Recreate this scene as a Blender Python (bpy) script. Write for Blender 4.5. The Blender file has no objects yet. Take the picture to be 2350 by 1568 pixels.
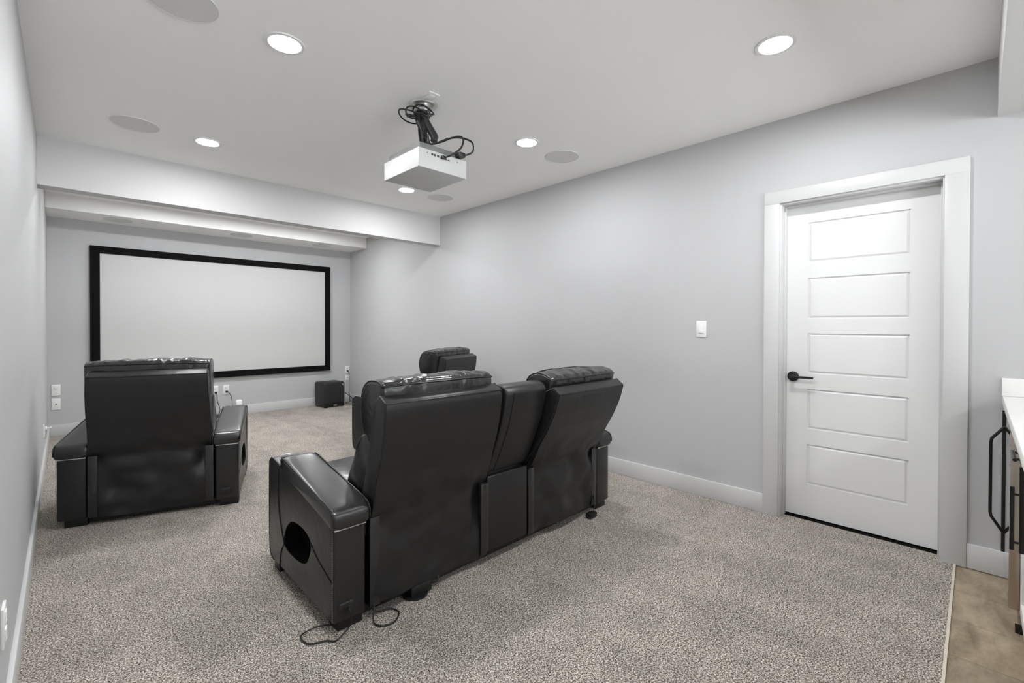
import bpy, bmesh, math, random
from mathutils import Vector, Matrix, noise
random.seed(7)
R = math.radians
C = bpy.context.scene.collection
sc = bpy.context.scene

# ------------------------------------------------------------------ camera
cam_d = bpy.data.cameras.new('camera'); cam = bpy.data.objects.new('camera', cam_d); C.objects.link(cam)
F = 1048.34; YAW = .7808; PIT = .0083; ROL = .0028
cam_d.sensor_width = 36; cam_d.lens = F*36/2350
cam_d.shift_x = -11.86/2350; cam_d.shift_y = -26.95/2350
cam_d.clip_start = .02
fw = Vector((math.sin(YAW)*math.cos(PIT), math.cos(YAW)*math.cos(PIT), -math.sin(PIT)))
rt = Vector((math.cos(YAW), -math.sin(YAW), 0)); up = rt.cross(fw)
r2 = rt*math.cos(ROL)+up*math.sin(ROL); u2 = -rt*math.sin(ROL)+up*math.cos(ROL)
m = Matrix((r2, u2, -fw)).transposed().to_4x4(); m.translation = Vector((0, 0, 1.2562))
cam.matrix_world = m
sc.camera = cam

# ------------------------------------------------------------------ world, exposure
FILL_BELOW, SKY = 12.0, 1.0
w = bpy.data.worlds.new('world'); sc.world = w; w.use_nodes = True
# added fill: world made brighter below the horizon to lift the ceiling
_n = w.node_tree; _tc = _n.nodes.new('ShaderNodeTexCoord'); _sp = _n.nodes.new('ShaderNodeSeparateXYZ'); _mr = _n.nodes.new('ShaderNodeMapRange')
_n.links.new(_tc.outputs['Generated'], _sp.inputs[0]); _n.links.new(_sp.outputs['Z'], _mr.inputs['Value'])
_mr.inputs['From Min'].default_value = -.03; _mr.inputs['From Max'].default_value = .03
_mr.inputs['To Min'].default_value = FILL_BELOW; _mr.inputs['To Max'].default_value = SKY
_n.links.new(_mr.outputs['Result'], _n.nodes['Background'].inputs['Strength'])
_n.nodes['Background'].inputs[0].default_value = (.93, .97, 1, 1)
sc.view_settings.view_transform = 'Standard'; sc.view_settings.look = 'None'
sc.view_settings.gamma = 1; sc.view_settings.use_curve_mapping = False
sc.view_settings.exposure = 0.27
sc.cycles.use_denoising = True
sc.cycles.max_bounces = 12; sc.cycles.diffuse_bounces = 8
sc.cycles.sample_clamp_indirect = 6
LAMP = 290.0          # radiance of the wafer downlights
LAMP_GRID = [(x, y, 2.62) for y in (.70, 2.37, 4.05) for x in (.762, 2.443)]+[(.762, 6.0, 2.62), (2.443, 6.0, 2.62), (1.6, 6.0, 2.62)]  # last lamp is unseen, added to brighten the far alcove
LAMP_BAR = [(2.35, -2.0, 2.319), (.6, -2.0, 2.319)]

# world fill enters through an opening added behind the viewpoint (portal only guides sampling)
pl = bpy.data.lights.new('fill_portal', 'AREA'); pl.shape = 'RECTANGLE'; pl.size = 2.9; pl.size_y = 1.5
pl.cycles.is_portal = True
po = bpy.data.objects.new('fill_portal', pl); C.objects.link(po); po.location = (1.6, -3.06, 1.45); po.rotation_euler = (R(90), 0, 0)
# room dimensions
XL, XR, YS, YB, H = -.137, 3.3535, 7.307, -3.0, 2.62
YB1, ZB1, T1 = 4.768, 2.267, .141       # dropped beam
YB2, ZB2 = 6.74, 2.464                  # soffit above screen
YK, ZK = -.06, 2.319                    # bulkhead over the bar
YC = .079                               # carpet edge

# ------------------------------------------------------------------ materials
def mat(name, col, rough=.5, metal=0, spec=.5, bump=None, emit=0, coat=0, tex=None):
    mt = bpy.data.materials.new(name); mt.use_nodes = True
    nt = mt.node_tree; b = nt.nodes['Principled BSDF']
    b.inputs['Base Color'].default_value = (*col, 1); b.inputs['Roughness'].default_value = rough
    b.inputs['Metallic'].default_value = metal; b.inputs['Specular IOR Level'].default_value = spec
    b.inputs['Coat Weight'].default_value = coat
    if emit:
        b.inputs['Emission Color'].default_value = (.975, .99, 1, 1); b.inputs['Emission Strength'].default_value = emit
    if bump:
        tc = nt.nodes.new('ShaderNodeTexCoord'); prev = None
        for sca, strength, dist, kind in bump:
            if kind == 'v':
                t = nt.nodes.new('ShaderNodeTexVoronoi'); t.inputs['Scale'].default_value = sca; out = t.outputs['Distance']
            else:
                t = nt.nodes.new('ShaderNodeTexNoise'); t.inputs['Scale'].default_value = sca
                t.inputs['Detail'].default_value = 3; out = t.outputs['Fac']
                if kind == 'w': t.inputs['Distortion'].default_value = 1.6
            nt.links.new(tc.outputs['Object'], t.inputs['Vector'])
            bp = nt.nodes.new('ShaderNodeBump'); bp.inputs['Strength'].default_value = strength; bp.inputs['Distance'].default_value = dist
            nt.links.new(out, bp.inputs['Height'])
            if prev: nt.links.new(prev.outputs['Normal'], bp.inputs['Normal'])
            prev = bp
        nt.links.new(prev.outputs['Normal'], b.inputs['Normal'])
    return mt

M = {}
M['wall'] = mat('wall_paint', (.485, .485, .49), .55, spec=.3, bump=[(160, .08, .002, 'n')])
M['white_paint'] = mat('ceiling_paint', (.92, .915, .905), .7, spec=.2, bump=[(90, .15, .003, 'n')])
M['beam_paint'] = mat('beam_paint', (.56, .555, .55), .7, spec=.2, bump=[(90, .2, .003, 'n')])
M['trim'] = mat('white_trim', (.58, .58, .58), .35, spec=.4)
M['door'] = mat('white_door', (.75, .75, .75), .4, spec=.4)
M['leather'] = mat('black_leather', (.012, .012, .0125), .32, spec=.6, bump=[(420, .12, .001, 'v'), (9, .25, .01, 'w')])
M['leather_soft'] = mat('soft_black_leather', (.012, .012, .0125), .21, spec=.8, bump=[(420, .10, .001, 'v'), (8, .22, .012, 'w')])
M['leather_flat'] = mat('back_leather', (.011, .011, .0115), .36, spec=.5, bump=[(420, .10, .001, 'v'), (5, .22, .012, 'w')])
M['leather_pad'] = mat('smooth_black_leather', (.012, .012, .0125), .27, spec=.75, bump=[(500, .08, .001, 'v'), (5, .12, .01, 'n')])
M['piping'] = mat('black_piping', (.008, .008, .008), .25)
M['thread'] = mat('grey_thread', (.14, .14, .14), .6)
M['chrome'] = mat('bright_metal', (.85, .85, .83), .22, metal=1)
M['satin'] = mat('satin_metal', (.55, .55, .54), .3, metal=1)
M['dark'] = mat('black_plastic', (.006, .006, .006), .4)
M['matte_black'] = mat('matte_black', (.012, .012, .012), .5)
M['void'] = mat('dark_lining', (.004, .004, .004), .8, spec=.1)
M['screen'] = mat('screen_fabric', (.55, .55, .545), .8, spec=.1)
M['velvet'] = mat('black_velvet', (.006, .006, .006), .9, spec=.1)
M['white_plastic'] = mat('white_plastic', (.80, .80, .79), .35)
M['grille'] = mat('speaker_grille', (.68, .675, .665), .6, bump=[(900, .3, .001, 'v')])
M['lens'] = mat('lamp_lens', (.9, .9, .9), .5, emit=LAMP)
M['proj_white'] = mat('projector_white', (.52, .52, .52), .4)
M['proj_grey'] = mat('projector_grey', (.16, .16, .16), .45)
M['quartz'] = mat('white_quartz', (.82, .82, .80), .25)
M['cabinet'] = mat('white_cabinet', (.76, .76, .75), .35)
M['steel'] = mat('stainless_steel', (.42, .36, .30), .28, metal=1)
M['glass_door'] = mat('mirror_glass', (.55, .55, .55), .03, metal=1)
M['black_metal'] = mat('black_metal', (.02, .018, .016), .35, metal=.6)

def floor_mat(name, ramp, s_fine, patch, bumpd, sz_bump):
    mt = bpy.data.materials.new(name); mt.use_nodes = True; nt = mt.node_tree; b = nt.nodes['Principled BSDF']
    tc = nt.nodes.new('ShaderNodeTexCoord')
    n1 = nt.nodes.new('ShaderNodeTexNoise'); n1.inputs['Scale'].default_value = s_fine; n1.inputs['Detail'].default_value = 2.5
    n1.inputs['Roughness'].default_value = .6; n1.inputs['Distortion'].default_value = .6
    nt.links.new(tc.outputs['Object'], n1.inputs['Vector'])
    cr = nt.nodes.new('ShaderNodeValToRGB'); e = cr.color_ramp.elements
    e[0].position, e[0].color = ramp[0][0], (*ramp[0][1], 1); e[1].position, e[1].color = ramp[-1][0], (*ramp[-1][1], 1)
    for p, c in ramp[1:-1]:
        k = e.new(p); k.color = (*c, 1)
    nt.links.new(n1.outputs['Fac'], cr.inputs['Fac'])
    mp = nt.nodes.new('ShaderNodeMapping'); mp.inputs['Scale'].default_value = (1.0, .75, 1); mp.inputs['Rotation'].default_value = (0, 0, R(25))
    nt.links.new(tc.outputs['Object'], mp.inputs['Vector'])
    n2 = nt.nodes.new('ShaderNodeTexNoise'); n2.inputs['Scale'].default_value = 4.2; n2.inputs['Detail'].default_value = 4; n2.inputs['Distortion'].default_value = .8
    nt.links.new(mp.outputs['Vector'], n2.inputs['Vector'])
    mr = nt.nodes.new('ShaderNodeMapRange'); mr.inputs['From Min'].default_value = .35; mr.inputs['From Max'].default_value = .65
    mr.inputs['To Min'].default_value = 1-patch; mr.inputs['To Max'].default_value = 1+patch
    nt.links.new(n2.outputs['Fac'], mr.inputs['Value'])
    mq = nt.nodes.new('ShaderNodeMapping'); mq.inputs['Rotation'].default_value = (0, 0, R(-14)); mq.inputs['Scale'].default_value = (3.0, .35, 1)
    nt.links.new(tc.outputs['Object'], mq.inputs['Vector'])
    n3 = nt.nodes.new('ShaderNodeTexVoronoi'); n3.inputs['Scale'].default_value = 1.0; nt.links.new(mq.outputs['Vector'], n3.inputs['Vector'])
    sx = nt.nodes.new('ShaderNodeSeparateXYZ'); nt.links.new(tc.outputs['Object'], sx.inputs[0])
    am = nt.nodes.new('ShaderNodeMapRange'); am.inputs['From Min'].default_value = 4.2; am.inputs['From Max'].default_value = 5.6
    am.inputs['To Min'].default_value = 0; am.inputs['To Max'].default_value = .26; nt.links.new(sx.outputs['Y'], am.inputs['Value'])
    sc3 = nt.nodes.new('ShaderNodeSeparateColor'); nt.links.new(n3.outputs['Color'], sc3.inputs[0])
    sb = nt.nodes.new('ShaderNodeMath'); sb.operation = 'SUBTRACT'; nt.links.new(sc3.outputs[0], sb.inputs[0]); sb.inputs[1].default_value = .5
    ml = nt.nodes.new('ShaderNodeMath'); ml.operation = 'MULTIPLY'; nt.links.new(sb.outputs[0], ml.inputs[0]); nt.links.new(am.outputs['Result'], ml.inputs[1])
    ad = nt.nodes.new('ShaderNodeMath'); ad.operation = 'ADD'; nt.links.new(mr.outputs['Result'], ad.inputs[0]); nt.links.new(ml.outputs[0], ad.inputs[1])
    mx = nt.nodes.new('ShaderNodeVectorMath'); mx.operation = 'SCALE'
    nt.links.new(cr.outputs['Color'], mx.inputs[0]); nt.links.new(ad.outputs[0], mx.inputs['Scale'])
    nt.links.new(mx.outputs['Vector'], b.inputs['Base Color'])
    bp = nt.nodes.new('ShaderNodeBump'); bp.inputs['Strength'].default_value = sz_bump; bp.inputs['Distance'].default_value = bumpd
    nt.links.new(n1.outputs['Fac'], bp.inputs['Height']); nt.links.new(bp.outputs['Normal'], b.inputs['Normal'])
    b.inputs['Roughness'].default_value = .95; b.inputs['Specular IOR Level'].default_value = .1
    return mt
M['carpet'] = floor_mat('speckled_carpet', [(.37, (.075, .062, .05)), (.5, (.365, .325, .285)), (.61, (.85, .79, .72))], 185, .10, .012, .9)

def tile_mat():
    mt = bpy.data.materials.new('stone_tile'); mt.use_nodes = True; nt = mt.node_tree; b = nt.nodes['Principled BSDF']
    tc = nt.nodes.new('ShaderNodeTexCoord')
    mp = nt.nodes.new('ShaderNodeMapping'); mp.inputs['Scale'].default_value = (2.5, 6, 1); nt.links.new(tc.outputs['Object'], mp.inputs['Vector'])
    n = nt.nodes.new('ShaderNodeTexNoise'); n.inputs['Scale'].default_value = 1.6; n.inputs['Detail'].default_value = 10; n.inputs['Roughness'].default_value = .68; n.inputs['Distortion'].default_value = .35
    nt.links.new(mp.outputs['Vector'], n.inputs['Vector'])
    cr = nt.nodes.new('ShaderNodeValToRGB'); e = cr.color_ramp.elements
    e[0].position, e[0].color = .32, (.20, .145, .09, 1); e[1].position, e[1].color = .68, (.50, .41, .30, 1)
    nt.links.new(n.outputs['Fac'], cr.inputs['Fac'])
    br = nt.nodes.new('ShaderNodeTexBrick'); br.inputs['Scale'].default_value = 1; br.inputs['Brick Width'].default_value = .61
    br.inputs['Row Height'].default_value = .305; br.inputs['Mortar Size'].default_value = .0015
    br.inputs['Color1'].default_value = (1, 1, 1, 1); br.inputs['Color2'].default_value = (.82, .82, .82, 1); br.inputs['Mortar'].default_value = (.45, .42, .4, 1)
    rot = nt.nodes.new('ShaderNodeMapping'); rot.inputs['Rotation'].default_value = (0, 0, R(90)); rot.inputs['Location'].default_value = (.1, -.28, 0)
    nt.links.new(tc.outputs['Object'], rot.inputs['Vector']); nt.links.new(rot.outputs['Vector'], br.inputs['Vector'])
    mx = nt.nodes.new('ShaderNodeVectorMath'); mx.operation = 'MULTIPLY'
    nt.links.new(cr.outputs['Color'], mx.inputs[0]); nt.links.new(br.outputs['Color'], mx.inputs[1])
    nt.links.new(mx.outputs['Vector'], b.inputs['Base Color']); b.inputs['Roughness'].default_value = .4
    return mt
M['tile'] = tile_mat()

# ------------------------------------------------------------------ mesh helpers
def link(name, me, m, parent=None, kind=None, label=None):
    o = bpy.data.objects.new(name, me); C.objects.link(o)
    if m is not None: me.materials.append(m)
    if parent is not None: o.parent = parent
    if kind: o['kind'] = kind
    if label: o['label'] = label
    return o
def finish(bm, name, smooth=None):
    bmesh.ops.recalc_face_normals(bm, faces=bm.faces)
    me = bpy.data.meshes.new(name); bm.to_mesh(me); bm.free()
    if smooth is not None:
        me.polygons.foreach_set('use_smooth', [True]*len(me.polygons))
        me.set_sharp_from_angle(angle=R(smooth))
    return me
def add_box(bm, lo, hi, bev=0, seg=2, mtx=None):
    r = bmesh.ops.create_cube(bm, size=1); vs = r['verts']
    for v in vs:
        v.co = Vector([lo[i]+(v.co[i]+.5)*(hi[i]-lo[i]) for i in range(3)])
    if bev:
        es = list({e for v in vs for e in v.link_edges})
        rr = bmesh.ops.bevel(bm, geom=es, offset=bev, segments=seg, affect='EDGES', profile=.5)
        vs = list({v for f in rr['faces'] for v in f.verts} | {v for v in vs if v.is_valid})
    if mtx is not None: bmesh.ops.transform(bm, matrix=mtx, verts=[v for v in vs if v.is_valid])
    return vs
def box(name, lo, hi, m, parent=None, bev=0, seg=2, kind=None, label=None):
    bm = bmesh.new(); add_box(bm, lo, hi, bev, seg)
    return link(name, finish(bm, name, 40 if bev else None), m, parent, kind, label)
def boxes(name, lst, m, parent=None, bev=0, kind=None, label=None):
    bm = bmesh.new()
    for lo, hi in lst: add_box(bm, lo, hi, bev)
    return link(name, finish(bm, name, 40 if bev else None), m, parent, kind, label)
def add_cyl(bm, p0, p1, r0, r1=None, n=32, caps=True):
    r1 = r0 if r1 is None else r1
    p0, p1 = Vector(p0), Vector(p1); d = p1-p0
    q = Vector((0, 0, 1)).rotation_difference(d.normalized())
    a = [bm.verts.new(p0+q@Vector((r0*math.cos(t), r0*math.sin(t), 0))) for t in [2*math.pi*i/n for i in range(n)]]
    b = [bm.verts.new(p1+q@Vector((r1*math.cos(t), r1*math.sin(t), 0))) for t in [2*math.pi*i/n for i in range(n)]]
    for i in range(n): bm.faces.new((a[i], a[(i+1) % n], b[(i+1) % n], b[i]))
    if caps: bm.faces.new(a[::-1]); bm.faces.new(b)
def smooth_path(pts, closed=False, k=6):
    P = [Vector(p) for p in pts]; n = len(P); out = []
    rng = range(n) if closed else range(n-1)
    for i in rng:
        g = (lambda j: P[j % n]) if closed else (lambda j: P[max(0, min(n-1, j))])
        p0, p1, p2, p3 = g(i-1), g(i), g(i+1), g(i+2)
        for s in range(k):
            t = s/k
            out.append(.5*((2*p1)+(-p0+p2)*t+(2*p0-5*p1+4*p2-p3)*t*t+(-p0+3*p1-3*p2+p3)*t**3))
    if not closed: out.append(P[-1])
    return out
def add_tube(bm, pts, r, closed=False, n=8, k=6, smooth=True):
    P = smooth_path(pts, closed, k) if smooth else [Vector(p) for p in pts]
    N = len(P); rings = []; nrm = None
    for i, p in enumerate(P):
        if closed: t = P[(i+1) % N]-P[i-1]
        else: t = P[min(N-1, i+1)]-P[max(0, i-1)]
        if t.length < 1e-9: t = Vector((0, 0, 1))
        t.normalize()
        if nrm is None:
            a = Vector((0, 0, 1)) if abs(t.z) < .9 else Vector((1, 0, 0)); nrm = t.cross(a).normalized()
        else:
            nrm = (nrm-t*nrm.dot(t)); nrm = nrm.normalized() if nrm.length > 1e-6 else t.orthogonal().normalized()
        bn = t.cross(nrm)
        rings.append([bm.verts.new(p+(nrm*math.cos(q)+bn*math.sin(q))*r) for q in [2*math.pi*j/n for j in range(n)]])
    for i in range(N if closed else N-1):
        A, B = rings[i], rings[(i+1) % N]
        for j in range(n): bm.faces.new((A[j], A[(j+1) % n], B[(j+1) % n], B[j]))
    if not closed: bm.faces.new(rings[0][::-1]); bm.faces.new(rings[-1])
def tube(name, pts, r, m, parent=None, closed=False, k=6, n=8, smooth=True, label=None):
    bm = bmesh.new(); add_tube(bm, pts, r, closed, n, k, smooth)
    return link(name, finish(bm, name, 60), m, parent, label=label)
def tubes(name, lst, r, m, parent=None, closed=False, k=6, smooth=True):
    for p in lst:
        bm = bmesh.new(); add_tube(bm, p, r, closed, 8, k, smooth)
        o = link(name, finish(bm, name, 60), m, parent)
    return o
def prism_mesh(name, prof, x0, x1, bev=.0, seg=3, axis='x'):
    """closed (y,z) polygon extruded from x0 to x1, edges bevelled"""
    bm = bmesh.new()
    f = (lambda a, y, z: (a, y, z)) if axis == 'x' else (lambda a, y, z: (y, a, z))
    A = [bm.verts.new(f(x0, y, z)) for y, z in prof]; B = [bm.verts.new(f(x1, y, z)) for y, z in prof]
    n = len(prof); bm.faces.new(A); bm.faces.new(B[::-1])
    for i in range(n): bm.faces.new((A[i], B[i], B[(i+1) % n], A[(i+1) % n]))
    bmesh.ops.recalc_face_normals(bm, faces=bm.faces)
    if bev:
        es = [e for e in bm.edges if len(e.link_faces) == 2 and e.calc_face_angle(0) > R(25)]
        bmesh.ops.bevel(bm, geom=es, offset=bev, segments=seg, affect='EDGES', profile=.5, clamp_overlap=True)
    return finish(bm, name, 35)
def prism(name, prof, x0, x1, m, parent=None, bev=.01, seg=3, axis='x', label=None):
    return link(name, prism_mesh(name, prof, x0, x1, bev, seg, axis), m, parent, label=label)
def cushion(name, prof, x0, x1, m, parent=None, r=.03, crown=0., wob=0., wscale=9., k=5, nx=22, seed=0., sharp=False):
    """soft cushion: smoothed (y,z) outline lofted along x with rounded ends and a crowned middle"""
    P = [Vector((0, y, z)) for y, z in prof]
    loop = smooth_path(P, True, k) if not sharp else P
    cy = sum(p.y for p in loop)/len(loop); cz = sum(p.z for p in loop)/len(loop)
    hy = max(abs(p.y-cy) for p in loop); hz = max(abs(p.z-cz) for p in loop)
    st = []
    for i in range(5):
        a = math.pi/2*i/4; st.append((x0+r*(1-math.cos(a)), r*(1-math.sin(a))))
    mid = [(x0+r+(x1-x0-2*r)*i/nx, 0) for i in range(1, nx)]
    st = st+mid+[(x0+x1-x, d) for x, d in st[::-1]]
    bm = bmesh.new(); rings = []
    for x, d in st:
        u = (x-x0)/(x1-x0); c = crown*(1-(2*u-1)**4)
        sy = max(.15, 1-d/hy); sz = max(.15, 1-d/hz)
        ring = []
        for p in loop:
            y = cy+(p.y-cy)*(sy+c/hy); z = cz+(p.z-cz)*(sz+c/hz)
            if wob:
                v = Vector((x*wscale+seed, y*wscale*.35, z*wscale*.35)); nn = (noise.noise(v)+.45*noise.noise(v*2.6))*(0 if d > 0 else min(1, (.5-abs(u-.5))*9))
                dd = Vector((0, y-cy, z-cz)); dd.normalize(); y += dd.y*nn*wob; z += dd.z*nn*wob
            ring.append(bm.verts.new((x, y, z)))
        rings.append(ring)
    n = len(loop)
    for A, B in zip(rings, rings[1:]):
        for j in range(n): bm.faces.new((A[j], B[j], B[(j+1) % n], A[(j+1) % n]))
    bm.faces.new(rings[0][::-1]); bm.faces.new(rings[-1])
    return link(name, finish(bm, name, 50), m, parent)
def disc(name, c, r, z0, z1, m, parent=None, n=48, inner=None, label=None, kind=None):
    bm = bmesh.new()
    if inner is None: add_cyl(bm, (c[0], c[1], z0), (c[0], c[1], z1), r, r, n)
    else:
        rings = []
        for rr, zz in ((inner, z1), (inner, z0), (r, z0), (r, z1)):
            rings.append([bm.verts.new((c[0]+rr*math.cos(2*math.pi*i/n), c[1]+rr*math.sin(2*math.pi*i/n), zz)) for i in range(n)])
        for a in range(4):
            A, B = rings[a], rings[(a+1) % 4]
            for i in range(n): bm.faces.new((A[i], A[(i+1) % n], B[(i+1) % n], B[i]))
    return link(name, finish(bm, name, 40), m, parent, kind, label)
def thing(name, label, cat, loc=(0, 0, 0), rz=0, group=None):
    o = bpy.data.objects.new(name, None); C.objects.link(o); o.empty_display_size = .1
    o.location = loc; o.rotation_euler = (0, 0, rz); o['label'] = label; o['category'] = cat
    if group: o['group'] = group
    return o
def tag(o, label, cat, group=None):
    o['label'] = label; o['category'] = cat
    if group: o['group'] = group
    return o
def dup(root, loc, rz, label):
    def cp(o, par):
        c = o.copy(); C.objects.link(c); c.parent = par
        for ch in list(o.children): cp(ch, c)
        return c
    kids = list(root.children)
    r = root.copy(); C.objects.link(r); r.location = loc; r.rotation_euler = (0, 0, rz); r['label'] = label
    for ch in kids: cp(ch, r)
    return r
def boolean_cut(o, cutter_me):
    c = bpy.data.objects.new('cut', cutter_me); C.objects.link(c); c.parent = o.parent
    md = o.modifiers.new('b', 'BOOLEAN'); md.object = c; md.operation = 'DIFFERENCE'; md.solver = 'EXACT'
    bpy.context.view_layer.update()
    dg = bpy.context.evaluated_depsgraph_get(); me = bpy.data.meshes.new_from_object(o.evaluated_get(dg))
    o.modifiers.clear(); o.data = me; bpy.data.objects.remove(c)

# ------------------------------------------------------------------ room shell
def structure(name, lst, m, bev=0): return boxes(name, lst, m, None, bev, 'structure')
structure('floor', [((XL-.2, YC, -.1), (XR+.25, YS+.1, 0))], M['carpet'])
structure('floor_bar', [((XL-.2, YB, -.1), (XR+.25, YC, -.003))], M['tile'])
box('trim_1', (XL, YC-.006, -.01), (XR, YC+.004, .004), mat('edge_strip', (.62, .56, .47), .5), kind='structure')
structure('ceiling', [((XL-.1, YK, H), (XR+.1, YS+.1, H+.1))], M['white_paint'])
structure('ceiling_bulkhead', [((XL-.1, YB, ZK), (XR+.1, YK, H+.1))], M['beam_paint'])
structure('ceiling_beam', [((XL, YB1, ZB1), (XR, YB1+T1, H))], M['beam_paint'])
structure('ceiling_soffit', [((XL, YB2, ZB2), (XR, YS, H))], M['white_paint'])
structure('wall_left', [((XL-.12, YB, 0), (XL, YS+.1, H))], M['wall'])
structure('wall_far', [((XL, YS, 0), (XR, YS+.12, H))], M['wall'])
structure('wall_back', [((XL-.1, YB-.12, 0), (XR+.2, YB, .7)), ((XL-.1, YB-.12, 2.2), (XR+.2, YB, H)), ((XL-.1, YB-.12, .7), (.15, YB, 2.2)), ((3.05, YB-.12, .7), (XR+.2, YB, 2.2))], M['wall'])
wn = bpy.data.objects.new('added_window_1', None); C.objects.link(wn); wn['kind'] = 'structure'  # unseen opening and frame, added to let world fill into the room
boxes('added_window_frame', [((.15, YB-.09, .7), (3.05, YB-.03, .76)), ((.15, YB-.09, 2.14), (3.05, YB-.03, 2.2)), ((.15, YB-.09, .76), (.21, YB-.03, 2.14)), ((2.99, YB-.09, .76), (3.05, YB-.03, 2.14)), ((1.57, YB-.09, .76), (1.63, YB-.03, 2.14))], M['trim'], wn)
DY0, DY1, DZ = .118, .935, 2.084       # rough opening
structure('wall_right', [((XR, YB, 0), (XR+.14, DY0, H)), ((XR, DY1, 0), (XR+.14, YS+.1, H)), ((XR, DY0, DZ), (XR+.14, DY1, H))], M['wall'])
def baseboard(name, lo, hi): box(name, lo, hi, M['trim'], bev=.003, kind='structure')
CD0, CD1, CDZ = .0347, 1.0147, 2.146
baseboard('baseboard_left', (XL, YB, 0), (XL+.016, YS, .128))
baseboard('baseboard_far', (XL+.016, YS-.016, 0), (XR-.016, YS, .128))
baseboard('baseboard_right', (XR-.016, CD1, 0), (XR, YS, .128))
baseboard('baseboard_bar', (XR-.014, -.7, 0), (XR, CD0, .128))

# ------------------------------------------------------------------ door
dr = bpy.data.objects.new('door_1', None); C.objects.link(dr); dr['kind'] = 'structure'; dr.location = (XR, .527, 0)
def drp(o):
    o.parent = dr; o.matrix_parent_inverse = Matrix.Translation((-XR, -.527, 0)); return o
ci0, ci1, ciz = .131, .924, 2.066
drp(boxes('door_casing', [((XR-.018, CD0, 0), (XR, ci0, ciz)), ((XR-.018, ci1, 0), (XR, CD1, ciz)), ((XR-.018, CD0, ciz), (XR, CD1, CDZ))], M['trim'], bev=.0015))
drp(boxes('door_jamb', [((XR-.004, DY0, 0), (XR+.14, .139, 2.055)), ((XR-.004, .914, 0), (XR+.14, DY1, 2.055)), ((XR-.004, DY0, 2.055), (XR+.14, DY1, DZ)),
     ((XR+.055, .139, 0), (XR+.095, .149, 2.045)), ((XR+.055, .904, 0), (XR+.095, .914, 2.045)), ((XR+.055, .139, 2.043), (XR+.095, .914, 2.055))], M['trim'], bev=.0012))
XS = XR+.097
def slab():
    bm = bmesh.new()
    y0, y1, z0, z1 = .142, .911, .012, 2.052
    py0, py1 = .277, .785
    rows = [(.227, .488), (.59, .85), (.952, 1.213), (1.309, 1.575), (1.677, 1.935)]
    ys = [y0, py0, py1, y1]; zs = [z0]+[v for r in rows for v in r]+[z1]
    g = {}
    for i, y in enumerate(ys):
        for j, z in enumerate(zs): g[i, j] = bm.verts.new((XS, y, z))
    for i in range(3):
        for j in range(len(zs)-1):
            f = bm.faces.new((g[i, j], g[i+1, j], g[i+1, j+1], g[i, j+1]))
            if i == 1 and j % 2 == 1:
                q = bmesh.ops.inset_individual(bm, faces=[f], thickness=.004, depth=0)
                for v in f.verts: v.co.x += .009
                q = bmesh.ops.inset_individual(bm, faces=[f], thickness=.008, depth=0)
                q = bmesh.ops.inset_individual(bm, faces=[f], thickness=.016, depth=0)
                for v in f.verts: v.co.x -= .007
    # sides and back
    add_box(bm, (XS+.011, y0, z0), (XS+.036, y1, z1))
    for a, b_ in (((y0, z0), (y0, z1)), ((y1, z0), (y1, z1)), ((y0, z1), (y1, z1)), ((y0, z0), (y1, z0))):
        vs = [bm.verts.new((x, p[0], p[1])) for x, p in ((XS, a), (XS, b_), (XS+.012, b_), (XS+.012, a))]
        bm.faces.new(vs)
    me = bpy.data.meshes.new('door_slab'); bm.to_mesh(me); bm.free()
    return me
drp(link('door_slab', slab(), M['door'], None))
hb = bmesh.new()
hy, hz = .865, .927
add_cyl(hb, (XS+.001, hy, hz), (XS-.009, hy, hz), .033, .033); add_cyl(hb, (XS-.009, hy, hz), (XS-.012, hy, hz), .033, .029)
add_cyl(hb, (XS-.01, hy, hz), (XS-.052, hy, hz), .011)
hm = add_box(hb, (XS-.058, hy-.125, hz-.008), (XS-.047, hy+.011, hz+.008), .003)
drp(link('door_handle', finish(hb, 'door_handle', 40), M['dark'], None, label='black lever handle on round rose'))
box('wall_hall', (XR+.15, -.3, -.1), (XR+.2, 1.4, H), M['wall'], kind='structure')
box('trim_2', (XS-.03, .139, -.004), (XS+.05, .914, .0035), M['void'], kind='structure')

# ------------------------------------------------------------------ ceiling lights and speakers
def place_names(x, y):
    side = 'left' if x < 1.6 else 'right'
    return side
LAB = {(0, 0): 'round white downlight in ceiling behind and left of the viewpoint',
       (1, 0): 'large bright round downlight nearest the white door, right of the projector',
       (0, 1): 'largest bright round downlight left of the projector mount',
       (1, 1): 'round lit downlight between the projector and a ceiling speaker to its right',
       (0, 2): 'round lit downlight just before the beam at the left side',
       (1, 2): 'small round lit downlight seen just beneath the white projector',
       (0, 3): 'round downlight behind the dropped beam, left of centre',
       (0, 4): 'added unseen fill downlight behind the dropped beam, middle of the ceiling',
       (1, 3): 'round downlight behind the dropped beam, right of centre'}
proto = None
def downlight(x, y, z, label):
    global proto
    if proto is None:
        t = thing('ceiling_downlight', label, 'ceiling light', (x, y, z), 0, 'recessed ceiling downlights')
        disc('trim_ring', (0, 0), .088, -.006, 0, M['white_plastic'], t, inner=.072)
        disc('lens', (0, 0), .0722, -.004, -.001, M['lens'], t, label='glowing white lens')
        proto = t; return t
    return dup(proto, (x, y, z), 0, label)
for i, (x, y, z) in enumerate(LAMP_GRID): downlight(x, y, z, LAB[(i % 2, i//2)])
for i, (x, y, z) in enumerate(LAMP_BAR): downlight(x, y, z, ['round downlight in bulkhead over the bar cabinets', 'round downlight in bulkhead behind the viewpoint by the left wall'][i])
sp = None
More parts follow.
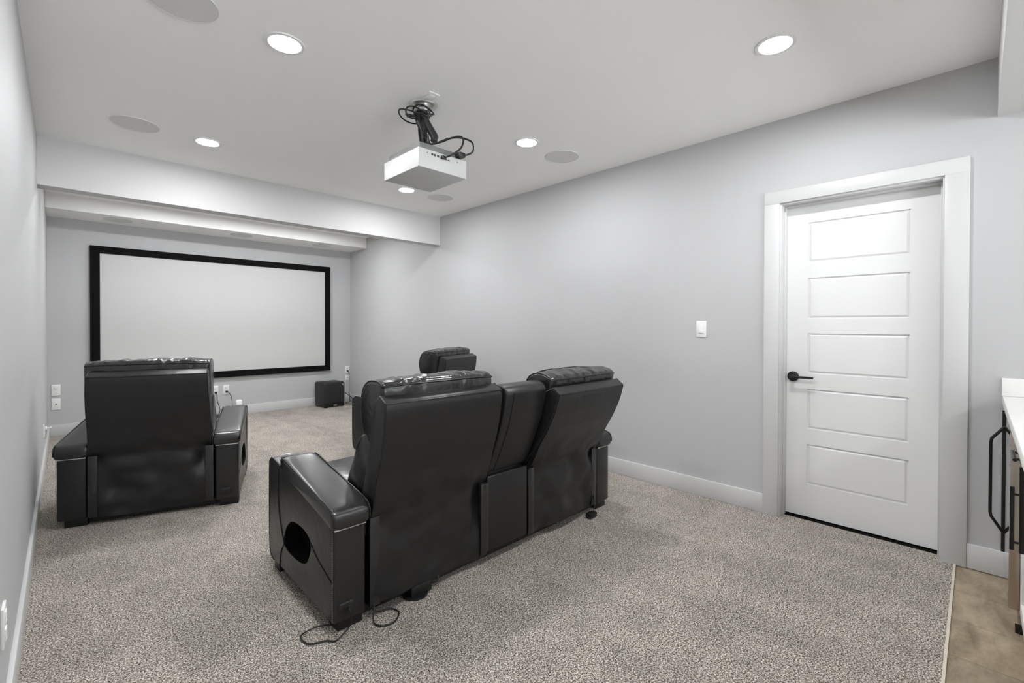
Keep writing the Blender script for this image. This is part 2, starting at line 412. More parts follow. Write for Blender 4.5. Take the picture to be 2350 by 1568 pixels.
for x, y, z, r, lab in [(.355, 2.37, H, 1.0, 'round flush ceiling speaker cut off by the top edge of the photo'),
                     (.345, 4.032, H, 1.0, 'round flush ceiling speaker nearest the left wall, left of a downlight'),
                     (2.845, 2.363, H, 1.0, 'round flush ceiling speaker right of the projector, close to the right wall'),
                     (2.841, 4.03, H, 1.0, 'round flush ceiling speaker beneath the projector by the beam and right wall'),
                     (.443, 6.975, ZB2, .97, 'left one of three round speakers in soffit above the screen'),
                     (1.692, 6.965, ZB2, .97, 'middle one of three round speakers in soffit above the screen'),
                     (2.752, 6.955, ZB2, .97, 'right one of three round speakers in soffit above the screen')]:
    if sp is None:
        t = thing('ceiling_speaker', lab, 'speaker', (x, y, z), 0, 'flush round ceiling speakers')
        disc('grille', (0, 0), .128, -.005, -.001, M['grille'], t); disc('rim', (0, 0), .1325, -.006, 0, M['grille'], t, inner=.128)
        sp = t
    else:
        o = dup(sp, (x, y, z), 0, lab); o.scale = (r, r, 1)

# ------------------------------------------------------------------ projection screen
t = thing('projection_screen', 'large black framed projection screen mounted on the far wall', 'screen', (1.61, YS, .541))
sx0, sx1, sz0, sz1 = .212-1.61, 3.01-1.61, 0, 1.642
fwid = .085
boxes('frame', [((sx0, -.04, sz0), (sx1, -.001, sz0+fwid)), ((sx0, -.04, sz1-fwid), (sx1, -.001, sz1)), ((sx0, -.04, sz0+fwid), (sx0+fwid, -.001, sz1-fwid)),
     ((sx1-fwid, -.04, sz0+fwid), (sx1, -.001, sz1-fwid))], M['velvet'], t, label='wide black velvet frame')
box('screen_fabric', (sx0+fwid-.01, -.03, sz0+fwid-.01), (sx1-fwid+.01, -.024, sz1-fwid+.01), M['screen'], t, label='white projection fabric')

# ------------------------------------------------------------------ recliners
SEAT_W = .653
BACK_REAR = [(.004, .425), (-.03, .50), (-.068, .60), (-.115, .70), (-.152, .80), (-.172, .88), (-.178, .926)]
def back_profile():
    return [(.045, .425), (.01, .50), (-.035, .56)] + BACK_REAR[3:] + [(-.128, .962), (-.075, .93), (-.03, .78), (.03, .62), (.11, .43)]
def holed_arm(x0, x1, outer, root):
    """arm shell; outer = -1 (pocket opens to -x) or +1"""
    prof = [(0, .048), (0, .433), (.03, .45), (.60, .548), (.75, .571), (.778, .569), (.800, .552), (.812, .520), (.815, .12), (.79, .06), (.74, .045)]
    o = link('armrest', prism_mesh('armrest', prof, x0, x1, .014, 3), M['leather'], root)
    xo = x0 if outer < 0 else x1
    hole = [(.235, .305), (.25, .245), (.29, .195), (.36, .172), (.45, .165), (.53, .168), (.575, .185), (.575, .225), (.54, .28), (.48, .322), (.40, .338), (.30, .335)]
    loop = [(p.y, p.z) for p in smooth_path([(0, y, z) for y, z in hole], True, 4)]
    ca, cb = (xo-.05, xo+.085) if outer < 0 else (xo-.085, xo+.05)
    boolean_cut(o, prism_mesh('c', loop, ca, cb, 0))
    for p in o.data.polygons: p.use_smooth = True
    o.data.set_sharp_from_angle(angle=R(32))
    xa, xb = (xo+.004, xo+.083) if outer < 0 else (xo-.083, xo-.004)
    # pocket lining: walls and floor
    bm = bmesh.new(); sc_ = lambda y, z, s: (.4+(y-.4)*s, .25+(z-.25)*s)
    A = [bm.verts.new((xa if outer < 0 else xb, *sc_(y, z, .985))) for y, z in loop]; B = [bm.verts.new((xb if outer < 0 else xa, *sc_(y, z, .985))) for y, z in loop]
    for i in range(len(loop)): bm.faces.new((A[i], A[(i+1) % len(loop)], B[(i+1) % len(loop)], B[i]))
    bm.faces.new(B)
    link('side_pocket', finish(bm, 'side_pocket', 40), M['void'], o, label='dark oval storage pocket')
    xs = xo+outer*.0015
    seams = [[(xs, .0+.012, .05), (xs, .012, .25), (xs, .012, .43)],                                    # rear edge stitching
             [(xs, .235, .30), (xs, .16, .262), (xs, .07, .232), (xs, .012, .215)],
             [(xs, .575, .185), (xs, .64, .30), (xs, .665, .42), (xs, .655, .535)],
             [(xs, .575, .185), (xs, .62, .13), (xs, .64, .05)]]
    tubes('seam', seams[1:], .0022, M['piping'], o)
    dots = bmesh.new()
    for k in range(48):
        z = .06+k*.0078
        add_box(dots, (xs-.0012, .006, z), (xs+.0012, .0085, z+.004))
    link('stitching', finish(dots, 'stitching'), M['thread'], o, label='pale grey stitching')
    xq = xo-outer*.003
    tubes('piping', [[(xq, .004, .431), (xq, .03, .446), (xq, .3, .490), (xq, .60, .544), (xq, .75, .567), (xq, .776, .565), (xq, .797, .549), (xq, .808, .52), (xq, .811, .30), (xq, .806, .12), (xq, .787, .063), (xq, .74, .048)]], .0036, M['piping'], o)
    return o
def arm_pad(x0, x1, root, arm):
    prof = [(-.004, .438), (-.016, .455), (-.015, .485), (.0, .508), (.04, .522), (.2, .548), (.4, .580), (.545, .604), (.583, .600), (.592, .578), (.585, .545), (.4, .512), (.2, .476), (.05, .446)]
    p = cushion('armrest_pad', prof, x0, x1, M['leather_pad'], arm, r=.018, crown=.006, k=4, nx=14, wob=.0015, wscale=14)
    loop = prof[1:12]
    tubes('piping', [[(x, y, z) for y, z in loop] for x in (x0+.004, x1-.004)], .0036, M['piping'], p)
    return p
def make_arm(x0, x1, outer, root, port=True):
    a = holed_arm(x0, x1, outer, root)
    if outer < 0: arm_pad(x0-.012, x1+.014, root, a)
    else: arm_pad(x0-.014, x1+.012, root, a)
    box('accent_strip', (x0+.004, -.005, .4265), (x1-.002, .012, .4335), M['chrome'], a, bev=.0015, label='bright metal accent strip')
    cx = (x0+x1)/2
    # cup holder near the front
    bm = bmesh.new(); n = 32
    zt = lambda y: .571+(y-.75)*.153
    prof = [(.047, 0), (.050, .006), (.045, .009), (.041, .004), (.039, -.035), (.0, -.037)]
    rings = [[bm.verts.new((cx+r*math.cos(q), .705+r*math.sin(q), zt(.705+r*math.sin(q))+.001+dz)) for q in [2*math.pi*i/n for i in range(n)]] for r, dz in prof[:-1]]
    for A, B in zip(rings, rings[1:]):
        for i in range(n): bm.faces.new((A[i], A[(i+1) % n], B[(i+1) % n], B[i]))
    bm.faces.new(rings[-1])
    ch = link('cup_holder', finish(bm, 'cup_holder', 40), M['satin'], a, label='metal rimmed cup holder')
    disc('cup_well', (cx, .705), .0405, zt(.705)+.003, zt(.705)+.0045, M['void'], ch)
    # power port low on the rear
    if port:
        px = cx-.018 if outer < 0 else cx-.006
        bm = bmesh.new(); add_box(bm, (px-.031, -.006, .088), (px+.031, .004, .128), .0055, 3)
        pp = link('power_port', finish(bm, 'power_port', 40), M['matte_black'], a, label='black power socket plate')
        bm = bmesh.new(); add_box(bm, (px-.013, -.010, .100), (px+.013, -.004, .116), .002); link('socket', finish(bm, 'socket', 40), M['dark'], pp)
    box('foot', (x0+.028, .028, 0), (x1-.004, .11, .05), M['dark'], a, bev=.002)
    box('foot', (x0+.012, .68, 0), (x1-.01, .76, .05), M['dark'], a, bev=.002)
    return a
def rear_y(z, prof):
    for (ya, za), (yb, zb_) in zip(prof, prof[1:]):
        if za <= z <= zb_: return ya+(yb-ya)*(z-za)/(zb_-za)
    return prof[0][0] if z < prof[0][1] else prof[-1][0]
def cover_mesh(x0, x1, seed, side, rear, X):
    """one piece of loose leather: taut over the upper panel, hanging in soft folds below it"""
    zt = rear[-1][1]-.006
    bm = bmesh.new(); nx, nz = 44, 72; g = {}
    for j in range(nz+1):
        z = .05+(zt-.05)*j/nz
        xa, xb = X(0, z)+.004, X(1, z)-.004
        for i in range(nx+1):
            u = i/nx; x = xa+(xb-xa)*u
            w_ = noise.noise(Vector((x*4.5+seed, z*5, seed)))*.030 + noise.noise(Vector((x*5+seed*2+z*9, z*6-x*8, 2)))*.014
            fade = max(0, min(1, (.62-z)/.20))
            env = min(1, 6*u, 6*(1-u))*fade
            t_ = max(0, min(1, (z-.34)/.12)); t_ = t_*t_*(3-2*t_)
            y = t_*(rear_y(z, rear)-.0022)+env*w_*.9
            uc = .93 if side > 0 else .07
            y += .034*math.exp(-((u-uc)/.075)**2)*math.exp(-((z-.36)/.10)**2)
            y += .018*math.exp(-((u-(1-uc))/.06)**2)*math.exp(-((z-.40)/.05)**2)
            y += .010*math.exp(-((z-.05)/.03)**2)*(.5+.5*math.sin(u*7+seed))
            y += .004*max(0, 1-(zt-z)/.012)
            g[i, j] = bm.verts.new((x, y, z+(.008*math.sin(u*3.1+seed) if j == 0 else 0)))
    for j in range(nz):
        for i in range(nx): bm.faces.new((g[i, j], g[i+1, j], g[i+1, j+1], g[i, j+1]))
    r = bmesh.ops.extrude_face_region(bm, geom=list(bm.faces))
    bmesh.ops.translate(bm, verts=[v for v in r['geom'] if isinstance(v, bmesh.types.BMVert)], vec=(0, .03, 0))
    return finish(bm, 'back_cover', 50)
def make_seat(x0, root, seed, side, tilt=0, zs=1, tl=0, tr=0, hl=0, hr=0, hy=0):
    """tilt leans the upper back (radians, + = upright); tl/tr taper the panel towards its top; hl/hr inset the headrest"""
    x1 = x0+SEAT_W; py, pz = 0, .43
    def tf(p):
        dy, dz = p[0]-py, p[1]-pz
        if dz <= 0: return p
        c_, s_ = math.cos(tilt), math.sin(tilt)
        return (py+dy*c_+dz*s_, pz+(dz*c_-dy*s_)*zs)
    prof = [tf(p) for p in back_profile()]; rear = [tf(p) for p in BACK_REAR]
    def X(u0, z):       # left/right edge of the panel at height z
        k = max(0, min(1, (z-.45)/.5)); return x0+tl*k if u0 == 0 else x1-tr*k
    me = prism_mesh('backrest', prof, x0, x1, .009, 3)
    for v in me.vertices:
        u = (v.co.x-x0)/(x1-x0); v.co.x = X(0, v.co.z)*(1-u)+X(1, v.co.z)*u
    b = link('backrest', me, M['leather_flat'], root)
    def edge(side_): return [(X(side_, z)+(.004 if side_ == 0 else -.004), y-.0002, z+.001) for y, z in rear]
    ry, rz_ = rear[-1]; fy, fz = tf((-.128, .962))
    rearp = [(X(0, rz_)+.004, ry+.001, rz_-.002), (X(1, rz_)-.004, ry+.001, rz_-.002)]
    tubes('piping', [edge(0), edge(1), rearp, [(X(0, rz_)+.003, ry+.003, rz_), (X(0, fz)+.003, fy, fz-.003)], [(X(1, rz_)-.003, ry+.003, rz_), (X(1, fz)-.003, fy, fz-.003)]], .0028, M['piping'], b)
    sk = link('back_cover', cover_mesh(x0, x1, seed, side, rear, X), M['leather_flat'], root)
    for xa, xb in ((x0-.002, x0+.045), (x1-.045, x1+.002)):
        bm = bmesh.new(); add_box(bm, (xa, -.005, .055), (xb, .012, .437), .003)
        for v in bm.verts: v.co.y += .004*math.sin(v.co.z*17+seed)
        link('flap_strip', finish(bm, 'flap_strip', 40), M['leather_soft'], sk)
    hp = [tf((p[0]+hy, p[1])) for p in [(-.104, .992), (-.092, .90), (-.066, .785), (-.03, .757), (.04, .757), (.080, .785), (.098, .85), (.096, .925), (.070, .990), (.01, 1.022), (-.07, 1.016)]]
    ha, hb_ = x0-.004+hl, x1-.004-hr
    h = cushion('headrest', hp, ha, hb_, M['leather_soft'], root, r=.014, crown=.012, wob=.010, wscale=20, nx=64, k=6, seed=seed)
    for x in (ha+.006, hb_-.006): tubes('piping', [[(x, y, z) for y, z in hp[4:]+[hp[0]]]], .0042, M['piping'], h)
    def top(u, r_):
        s_ = 1-(2*u-1)**4
        return tf((-.106-.011*s_+hy, .994+.004*s_) if r_ else (.055+.010*s_+hy, 1.006+.020*s_))
    for rr in (True, False):
        a, c = (ha+.006, hb_-.006) if rr else (ha+.03, hb_-.04)
        tubes('piping', [[(a+(c-a)*i/10, *top(i/10, rr)) for i in range(11)]], .0042, M['piping'], h)
    lp = [(.02, .60), (.045, .765), (.085, .785), (.13, .74), (.175, .66), (.235, .56), (.27, .47), (.25, .43), (.12, .43)]
    cushion('lumbar_cushion', lp, x0+.004, x1-.004, M['leather_soft'], root, r=.03, crown=.01, wob=.006, wscale=12, nx=24, seed=seed+3)
    st = [(.12, .28), (.12, .45), (.20, .478), (.5, .488), (.72, .482), (.80, .46), (.83, .40), (.82, .32), (.7, .27), (.3, .26)]
    cushion('seat_cushion', st, x0+.004, x1-.004, M['leather_soft'], root, r=.03, crown=.014, wob=.006, wscale=8, nx=24, seed=seed+5)
    fr = [(.76, .10), (.76, .30), (.83, .37), (.875, .36), (.885, .25), (.88, .13), (.86, .09)]
    cushion('footrest', fr, x0+.008, x1-.008, M['leather_soft'], root, r=.02, crown=.006, wob=.003, nx=18, seed=seed+8)
    box('base_frame', (x0+.0, .03, .055), (x1, .74, .26), M['void'], root)
    return b
def under_rail(x0, x1, root):
    boxes('base_rail', [((x0, .05, .015), (x1, .09, .055)), ((x0, .62, .015), (x1, .66, .055))], M['dark'], root)

def single(loc, rz, label, group):
    t = thing('theater_recliner', label, 'recliner', loc, rz, group)
    make_arm(0, .142, -1, t, port=False)
    make_seat(.15, t, 3.1, 1, R(5), 1, .025, .015, .0, .005)
    make_arm(.811, .953, 1, t)
    under_rail(.14, .81, t)
    return t
G = 'black leather single recliners facing the screen'
left_chair = single((-.042, 3.935, 0), R(-17.9), 'black leather single recliner by the left wall, its back to the viewer before the screen', G)
right_chair = dup(left_chair, (2.30, 3.53, 0), R(23), 'black leather recliner mostly hidden behind the two-seat sofa, near the right wall')

# the two-seat sofa
t = thing('reclining_loveseat', 'large black leather two-seat theatre sofa with centre console, in the foreground', 'recliner sofa', (.761, 1.81, 0))
love = t
make_arm(0, .139, -1, t)
make_seat(.158, t, 1.3, 1, R(6), .99, .0, .01, .018, .022, -.025)
make_seat(1.128, t, 6.2, -1, R(-4), .94, .02, .0, .03, -.005)
make_arm(1.797, 1.936, 1, t, port=False)
under_rail(.14, 1.8, t)
cp = [(.012, .475), (-.03, .56), (-.075, .66), (-.115, .76), (-.14, .86), (-.148, .915), (-.125, .945), (-.08, .955), (.0, .945), (.03, .90), (.04, .78), (.10, .60), (.14, .475)]
cb = link('console_back', prism_mesh('console_back', cp, .818, 1.118, .012, 3), M['leather_flat'], t)
tubes('seam', [[(.866, y-.001, z) for y, z in cp[:6]]], .002, M['piping'], cb)
box('lower_panel', (.814, -.004, .068), (1.112, .03, .462), M['leather_flat'], t, bev=.006, seg=3, label='flat lower console panel')
box('console_box', (.818, .03, .06), (1.112, .80, .50), M['leather'], t, bev=.02, seg=3)
box('flap_strip', (.762, -.012, .075), (.816, .006, .435), M['leather_soft'], t, bev=.004)
tubes('power_cord', [[(.054, -.010, .108), (.056, -.030, .10), (.060, -.030, .06), (.055, -.02, .03), (.0, -.03, .008), (-.03, .0, .006), (-.085, .03, .006), (-.09, .10, .006), (-.02, .10, .012), (.04, .06, .01)]], .0035, M['dark'], t)
tube('control_cable', [(.175, .03, .10), (.172, -.004, .06), (.158, -.03, .008), (.175, -.075, .006), (.225, -.085, .006), (.27, -.04, .006), (.255, .01, .006), (.19, .01, .02), (.17, .03, .06)], .0032, M['dark'], t)
bm = bmesh.new(); add_box(bm, (.36, .0, .006), (.47, .07, .055), .006); add_cyl(bm, (.40, .035, .002), (.40, .035, .012), .06)
pb = link('mechanism_box', finish(bm, 'mechanism_box', 40), M['dark'], t)
tubes('cable', [[(.47, .02, .03), (.50, .0, .04), (.515, .02, .075), (.52, .05, .10)]], .004, M['dark'], pb)
bm = bmesh.new(); add_box(bm, (1.655, -.055, .004), (1.725, -.01, .034), .005, mtx=None)
pb = link('adapter_box', finish(bm, 'adapter_box', 40), M['dark'], t)
tubes('cable', [[(1.72, -.03, .03), (1.745, -.02, .07), (1.76, .0, .12), (1.765, .03, .14)]], .0032, M['dark'], pb)

# ------------------------------------------------------------------ projector on its ceiling mount
t = thing('projector_mount', 'black jointed projector mount with pole hanging from the ceiling', 'mount', (1.577, 2.417, H)); mount = t
bm = bmesh.new(); add_cyl(bm, (0, 0, -.012), (0, 0, 0), .078, .085); add_cyl(bm, (0, 0, -.05), (0, 0, -.012), .045, .05)
link('ceiling_flange', finish(bm, 'ceiling_flange', 40), M['satin'], t)
bm = bmesh.new()
prism_pts = [(-.03, -.035), (.03, -.035), (.032, -.09), (.0, -.14), (-.035, -.09)]
add_tube(bm, [(0, 0, -.03), (.005, .0, -.08), (.03, -.01, -.13), (.06, -.03, -.19), (.058, -.03, -.22)], .024, n=12)
add_tube(bm, [(-.02, .02, -.03), (-.025, .02, -.09), (-.005, .005, -.16), (0, 0, -.2)], .02, n=12)
link('swivel_arm', finish(bm, 'swivel_arm', 50), M['matte_black'], t)
bm = bmesh.new(); add_box(bm, (-.020, -.014, -.308), (.020, .014, -.10), .004)
link('pole', finish(bm, 'pole', 40), M['matte_black'], t)
bm = bmesh.new(); add_box(bm, (-.06, -.045, -.3195), (.06, .045, -.303), .006); add_box(bm, (-.02, -.12, -.3185), (.01, .12, -.312), .002)
link('mounting_plate', finish(bm, 'mounting_plate', 40), M['matte_black'], t)
zb, zt_ = 2.15, 2.257
t = thing('projector', 'white box projector hanging upside down below the ceiling', 'projector', (1.575, 2.396, zb))
projector = t; dx, dy = .169, .193
box('body', (-dx, -dy, 0), (dx, dy, .107), M['proj_white'], t, bev=.002)
boxes('top_plate', [((-dx+.02, -dy+.025, .107), (dx-.02, dy-.02, .150))], M['proj_grey'], t, bev=.004, label='grey metal chassis')
# front-facing ports on the -y side
bm = bmesh.new()
for x0_, wd, z0_, h_ in [(-.085, .012, .080, .012), (-.068, .012, .079, .012), (-.046, .013, .079, .012), (-.022, .022, .076, .010), (.012, .010, .077, .006), (.03, .012, .076, .007)]:
    add_box(bm, (x0_, -dy-.0015, z0_), (x0_+wd, -dy+.002, z0_+h_))
link('port', finish(bm, 'ports'), M['dark'], t)
bm = bmesh.new(); add_cyl(bm, (-.112, -dy-.0015, .087), (-.112, -dy+.002, .087), .004, n=12); add_cyl(bm, (.10, -dy-.002, .085), (.10, -dy+.002, .085), .003, n=12)
link('screw', finish(bm, 'screws'), M['proj_grey'], t)
bm = bmesh.new(); add_cyl(bm, (0, dy, .055), (0, dy+.02, .055), .035); link('lens', finish(bm, 'lens', 40), M['dark'], t)
PX, PY = 1.575, 2.396
def wp(*a): return (PX+a[0], PY+a[1], a[2])
def under(o, par):
    o.parent = par; o.matrix_parent_inverse = Matrix.Translation(par.location).inverted() if not par.rotation_euler.z else (Matrix.Translation(par.location) @ Matrix.Rotation(par.rotation_euler.z, 4, 'Z')).inverted()
    return o
c1 = under(tube('video_cable', [wp(0.0, -.03, 2.42), wp(.005, -.035, 2.375), wp(.02, -.05, 2.362), wp(.06, -.10, 2.375), wp(.10, -.17, 2.395), wp(.115, -.225, 2.375), wp(.085, -.252, 2.305), wp(.02, -.245, 2.245), wp(-.006, -dy-.012, 2.234)], .0055, M['dark']), projector)
bm = bmesh.new(); add_box(bm, (PX-.022, PY-dy-.022, 2.224), (PX+.006, PY-dy-.003, 2.242), .003); link('plug', finish(bm, 'plug', 40), M['dark'], c1)
c2 = under(tube('power_cable', [wp(.0, .02, 2.42), wp(.01, -.02, 2.37), wp(.04, -.06, 2.37), wp(.09, -.12, 2.395), wp(.14, -.17, 2.400), wp(.185, -.225, 2.37), wp(.185, -.232, 2.31), wp(.14, -.205, 2.282)], .0055, M['dark']), projector)
bm = bmesh.new(); add_box(bm, (PX+.10, PY-.215, 2.268), (PX+.145, PY-.17, 2.296), .004); link('plug', finish(bm, 'plug', 40), M['dark'], c2)
lst = []
for k in range(3):
    cx_, cy_ = 1.577-.02*k, 2.417+.02*k; a = []
    rr = .058+.014*k
    for i in range(10):
        q = 2*math.pi*i/10
        a.append((cx_+rr*math.cos(q)*1.15, cy_+rr*math.sin(q)*.9, 2.580-.016*k+.012*math.sin(q*2+k)))
    lst.append((a, True, .0045))
for k in range(2):
    lst.append(([(1.50+.028*math.cos(2*math.pi*i/8)+.01*k, 2.44+.035*math.sin(2*math.pi*i/8), 2.535+.012*math.sin(2*math.pi*i/8+k)) for i in range(8)], True, .004))
lst.append(([(1.53, 2.45, 2.56), (1.555, 2.43, 2.52), (1.548, 2.425, 2.46), (1.552, 2.41, 2.36), (1.56, 2.395, 2.31)], False, .0055))
lst.append(([(1.60, 2.40, 2.58), (1.56, 2.405, 2.52), (1.555, 2.40, 2.44), (1.565, 2.39, 2.35), (1.575, 2.38, 2.31)], False, .005))
for a, cl, r_ in lst:
    bm = bmesh.new(); add_tube(bm, a, r_, cl); under(link('cable_loop', finish(bm, 'cable_loop', 60), M['dark']), mount)
def plate_obj(name, lo, hi, label, cat, group=None, holes=None, m=None):
    o = box(name, lo, hi, m or M['white_plastic'], bev=.0015); tag(o, label, cat, group)
    return o
for lo, hi, lab in [((1.508, 2.25, H-.006), (1.583, 2.372, H), 'white ceiling outlet plate on the near side of the projector mount'),
               ((1.508, 2.472, H-.006), (1.583, 2.59, H), 'white ceiling outlet plate on the far side of the projector mount')]:
    o = plate_obj('outlet_plate', lo, hi, lab, 'outlet', 'ceiling outlet plates')
    cx_, cy_ = (lo[0]+hi[0])/2, (lo[1]+hi[1])/2
    box('receptacle', (cx_-.017, cy_-.035, H-.009), (cx_+.017, cy_+.035, H-.005), M['white_plastic'], o, bev=.001)

# ------------------------------------------------------------------ wall plates
def wall_plate(name, cx_, cz_, label, cat, kind='duplex', w_=.072, h_=.128):
    y = YS
    o = box(name, (cx_-w_/2, y-.007, cz_-h_/2), (cx_+w_/2, y, cz_+h_/2), M['white_plastic'], bev=.0015); tag(o, label, cat)
    if kind == 'duplex':
        for dz in (.026, -.026):
            rc = box('receptacle', (cx_-.017, y-.0095, cz_+dz-.018), (cx_+.017, y-.006, cz_+dz+.018), M['white_plastic'], o, bev=.004)
            boxes('slot', [((cx_-.009, y-.0100, cz_+dz-.002), (cx_-.006, y-.0093, cz_+dz+.010)), ((cx_+.006, y-.0100, cz_+dz-.002), (cx_+.009, y-.0093, cz_+dz+.010)), ((cx_-.003, y-.0100, cz_+dz-.012), (cx_+.003, y-.0093, cz_+dz-.007))], M['proj_grey'], rc)
    elif kind == 'jack':
        bm = bmesh.new(); add_cyl(bm, (cx_, y-.010, cz_), (cx_, y-.006, cz_), .007, n=16); link('jack', finish(bm, 'jack', 40), M['proj_grey'], o)
    elif kind == 'fork':
        bm = bmesh.new(); 
        add_tube(bm, [(cx_-.018, y-.009, cz_+.034), (cx_, y-.009, cz_+.005)], .003, smooth=False); add_tube(bm, [(cx_+.018, y-.009, cz_+.034), (cx_, y-.009, cz_+.005)], .003, smooth=False)
        add_cyl(bm, (cx_, y-.010, cz_-.028), (cx_, y-.006, cz_-.028), .008, n=16)
        link('jack', finish(bm, 'jack', 40), M['grille'], o)
    return o
wall_plate('wall_plate', -.071, .517, 'white jack plate on far wall by the left corner, upper of two', 'wall plate', 'fork')
wall_plate('wall_plate', -.071, .360, 'white jack plate with one central socket, lower of two by the left corner', 'wall plate', 'jack')
wall_plate('wall_outlet', 1.452, .366, 'white outlet half hidden by the left recliner headrest below the screen', 'outlet', w_=.072)
wall_plate('wall_outlet', 1.582, .366, 'white outlet with a black cord plugged in, below the middle of the screen', 'outlet')
wall_plate('wall_outlet', 3.298, .527, 'white outlet with black plug in the right corner above the subwoofer', 'outlet')
wall_plate('wall_plate', 3.305, .40, 'small white plate under the corner outlet beside the subwoofer', 'wall plate', 'jack', h_=.09)
def cord(name, pts, label, r=.0042, plug=None, m=None):
    o = tube(name, pts, r, m or M['dark'])
    if plug:
        bm = bmesh.new(); add_box(bm, [plug[i]-(.014, .012, .012)[i] for i in range(3)], [plug[i]+(.014, .012, .012)[i] for i in range(3)], .004)
        link('plug', finish(bm, 'plug', 40), M['dark'], o)
    return o
cords = []
cords.append(cord('power_cord', [(1.588, 7.285, .338), (1.60, 7.27, .335), (1.635, 7.265, .27), (1.645, 7.265, .18), (1.64, 7.262, .06), (1.60, 7.25, .035)], 'black cord hanging from outlet below the middle of the screen', plug=(1.585, 7.288, .340)))
cords.append(cord('power_cord', [(1.462, 7.285, .335), (1.468, 7.27, .31), (1.47, 7.262, .22), (1.50, 7.26, .12), (1.49, 7.255, .05)], 'black cord hanging beside the left recliner headrest from half hidden outlet', plug=(1.460, 7.288, .338)))
cords.append(cord('power_cord', [(3.305, 7.285, .505), (3.315, 7.27, .49), (3.318, 7.265, .38), (3.315, 7.26, .25), (3.315, 7.25, .10), (3.31, 7.235, .006), (3.22, 7.18, .006), (3.21, 7.10, .006), (3.25, 6.98, .006)], 'black cord running from corner outlet down behind the subwoofer', plug=(3.302, 7.288, .507)))
cords.append(cord('signal_cable', [(3.12, 7.225, .19), (3.19, 7.20, .19), (3.27, 7.08, .10), (3.28, 6.95, .02), (3.24, 6.7, .006), (3.20, 6.4, .006)], 'black cable leaving the back of the subwoofer toward the floor', r=.005))
# media box and white device on the floor by the far wall
t = thing('media_box', 'low black media box on the floor under the screen, behind left recliner', 'media box', (1.52, 7.13, 0))
box('housing', (-.16, -.10, .006), (.12, .10, .052), M['matte_black'], t, bev=.004)
for c_ in cords[:2]: under(c_, t)
box('front_strip', (-.155, -.1015, .02), (.115, -.099, .032), M['satin'], t)
boxes('foot', [((-.14, -.08, 0), (-.11, -.05, .006)), ((.07, -.08, 0), (.10, -.05, .006)), ((-.14, .05, 0), (-.11, .08, .006)), ((.07, .05, 0), (.10, .08, .006))], M['dark'], t)
t = thing('wifi_router', 'small white upright rounded device standing by the far baseboard', 'router', (1.715, 7.22, 0))
cushion('housing', [(-.025, .0), (.025, .0), (.028, .1), (.022, .19), (.0, .222), (-.022, .19), (-.028, .1)], -.04, .04, M['white_plastic'], t, r=.022, nx=8)
box('indicator', (-.008, -.0305, .05), (.008, -.027, .056), M['grille'], t)

# small items on the left wall
XW = XL
def left_plate(cy, cz, label, extra=False):
    o = box('wall_outlet', (XW, cy-.036, cz-.06), (XW+.007, cy+.036, cz+.06), M['white_plastic'], bev=.0015); tag(o, label, 'outlet')
    for dz in (.026, -.026): box('receptacle', (XW+.006, cy-.017, cz+dz-.018), (XW+.0095, cy+.017, cz+dz+.018), M['white_plastic'], o, bev=.004)
    return o
left_plate(5.78, .315, 'white outlet on left wall beyond the left recliner')
left_plate(2.05, .355, 'white outlet low on left wall nearest the viewer')
bm = bmesh.new(); add_cyl(bm, (XW, 6.45, .235), (XW+.012, 6.45, .235), .022, .022, 20); add_cyl(bm, (XW+.012, 6.45, .235), (XW+.035, 6.45, .235), .008, .008, 12); add_cyl(bm, (XW+.035, 6.45, .235), (XW+.042, 6.45, .235), .013, .011, 16)
tag(link('door_stop', finish(bm, 'door_stop', 40), M['white_plastic']), 'tiny white round stop on left wall just above far baseboard', 'door stop')

# light switch on the right wall
t = thing('light_switch', 'white paddle light switch on the right wall left of the door', 'switch', (XR, 1.4435, 1.2375))
box('plate', (-.007, -.0375, -.06), (0, .0375, .06), M['white_plastic'], t, bev=.0018)
prism('rocker', [(-.008, -.033), (-.014, -.031), (-.0085, .033), (-.006, .033)], -.0165, .0165, M['white_plastic'], t, bev=.0005, axis='y')

# ------------------------------------------------------------------ subwoofer
t = thing('subwoofer', 'black cube subwoofer on the carpet in the far right corner', 'speaker', (2.78, 6.93, 0), R(5))
for c_ in cords[2:]: under(c_, t)
box('cabinet', (0, 0, .05), (.335, .32, .385), M['matte_black'], t, bev=.028, seg=5)
box('base', (.008, .008, .008), (.327, .312, .058), mat('gloss_black', (.004, .004, .004), .08), t, bev=.01, seg=3, label='glossy black plinth')
box('badge', (.15, -.0005, .016), (.20, .010, .042), M['proj_grey'], t, bev=.001)
prism('corner_badge', [(.270, .355), (.305, .355), (.305, .318)], -.002, .001, M['satin'], t, bev=0, axis='y')
boxes('foot', [((.02, .02, 0), (.06, .06, .01)), ((.275, .02, 0), (.315, .06, .01)), ((.02, .26, 0), (.06, .30, .01)), ((.275, .26, 0), (.315, .30, .01))], M['dark'], t)

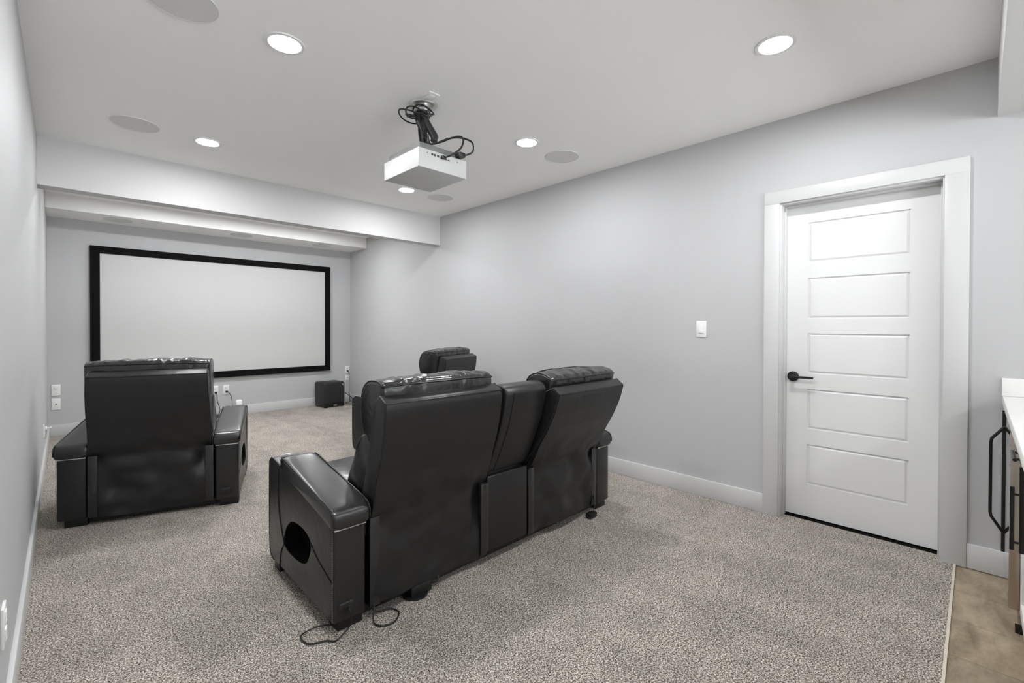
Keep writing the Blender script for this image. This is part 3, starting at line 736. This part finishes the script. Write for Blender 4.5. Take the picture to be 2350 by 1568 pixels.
# ------------------------------------------------------------------ bar: counter, fridge, cabinets
YF = -.097
o = box('countertop', (1.15, -.72, .873), (XR-.001, -.088, .912), M['quartz'], bev=.002); tag(o, 'white stone countertop over the bar cabinets at the right edge', 'countertop')
o = box('backsplash', (XR-.02, -.72, .9125), (XR, -.086, 1.002), M['quartz'], bev=.0015); tag(o, 'low white stone backsplash against the right wall on the countertop', 'backsplash')
t = thing('bar_fridge', 'under-counter fridge with reflective front and dark handle beside the right wall', 'fridge', (2.755, YF, 0))
box('body', (.0, -.60, .02), (.592, -.05, .865), M['steel'], t, bev=.002)
box('door', (0, -.045, .10), (.592, -.0, .838), M['steel'], t, bev=.0015, label='stainless door with dark glass')
box('door_glass', (.004, -.002, .105), (.588, .001, .834), M['glass_door'], t, label='dark reflective glass')
boxes('door_gasket', [((.590, -.010, .10), (.5965, .008, .838))], M['dark'], t)
tube('handle', [(.545, .0, .765), (.545, .045, .70), (.545, .048, .68), (.545, .048, .50), (.545, .048, .33), (.545, .045, .31), (.545, .0, .235)], .0065, M['black_metal'], t, smooth=False, n=12, label='dark bent bar handle')
boxes('foot', [((.02, -.06, 0), (.06, -.02, .02)), ((.53, -.06, 0), (.57, -.02, .02)), ((.02, -.58, 0), (.06, -.54, .02)), ((.53, -.58, 0), (.57, -.54, .02))], M['dark'], t)
def shaker(bm, x0, x1, z0, z1, y, rail=.055):
    add_box(bm, (x0, y-.018, z0), (x1, y-.008, z1))
    for lo, hi in (((x0, z0), (x1, z0+rail)), ((x0, z1-rail), (x1, z1)), ((x0, z0+rail), (x0+rail, z1-rail)), ((x1-rail, z0+rail), (x1, z1-rail))):
        add_box(bm, (lo[0], y-.009, lo[1]), (hi[0], y, hi[1]), .0008)
def bar_handle(name, a, b, y0, out, r, parent):
    bm = bmesh.new(); a, b = Vector(a), Vector(b)
    add_cyl(bm, a+Vector((0, out, 0)), b+Vector((0, out, 0)), r, n=20)
    for k in (.12, .88):
        p = a.lerp(b, k); add_cyl(bm, p, p+Vector((0, out, 0)), .0045, n=12)
    return link(name, finish(bm, name, 40), M['black_metal'], parent, label='black bar handle')
def cabinet(x0, x1, label, hx, hz0, hz1, drawer=True):
    t = thing('base_cabinet', label, 'cabinet', (x0, -.128, 0))
    wd = x1-x0
    boxes('carcass', [((0, -.58, .095), (wd, -.02, .872)), ((.0, -.55, 0), (wd, -.075, .095))], M['cabinet'], t)
    if drawer:
        bm = bmesh.new(); shaker(bm, .002, wd-.002, .715, .868, 0, .035); d = link('drawer', finish(bm, 'drawer', 30), M['cabinet'], t)
        bar_handle('handle', (wd/2-.08, 0, .79), (wd/2+.08, 0, .79), 0, .034, .006, d)
    bm = bmesh.new(); shaker(bm, .002, wd-.002, .10, .708 if drawer else .868, 0); d = link('door', finish(bm, 'door', 30), M['cabinet'], t)
    bar_handle('handle', (hx-x0, 0, hz0), (hx-x0, 0, hz1), 0, .034, .0065, d)
    return t
cabinet(2.15, 2.748, 'white base cabinet with black handles next to the fridge under the countertop', 2.5, .43, .665)
cabinet(1.55, 2.147, 'white base cabinet at the right edge of the photo, nearer than its twin', 1.97, .60, .85, False)

# ------------------------------------------------------------------ done
bpy.context.view_layer.update()
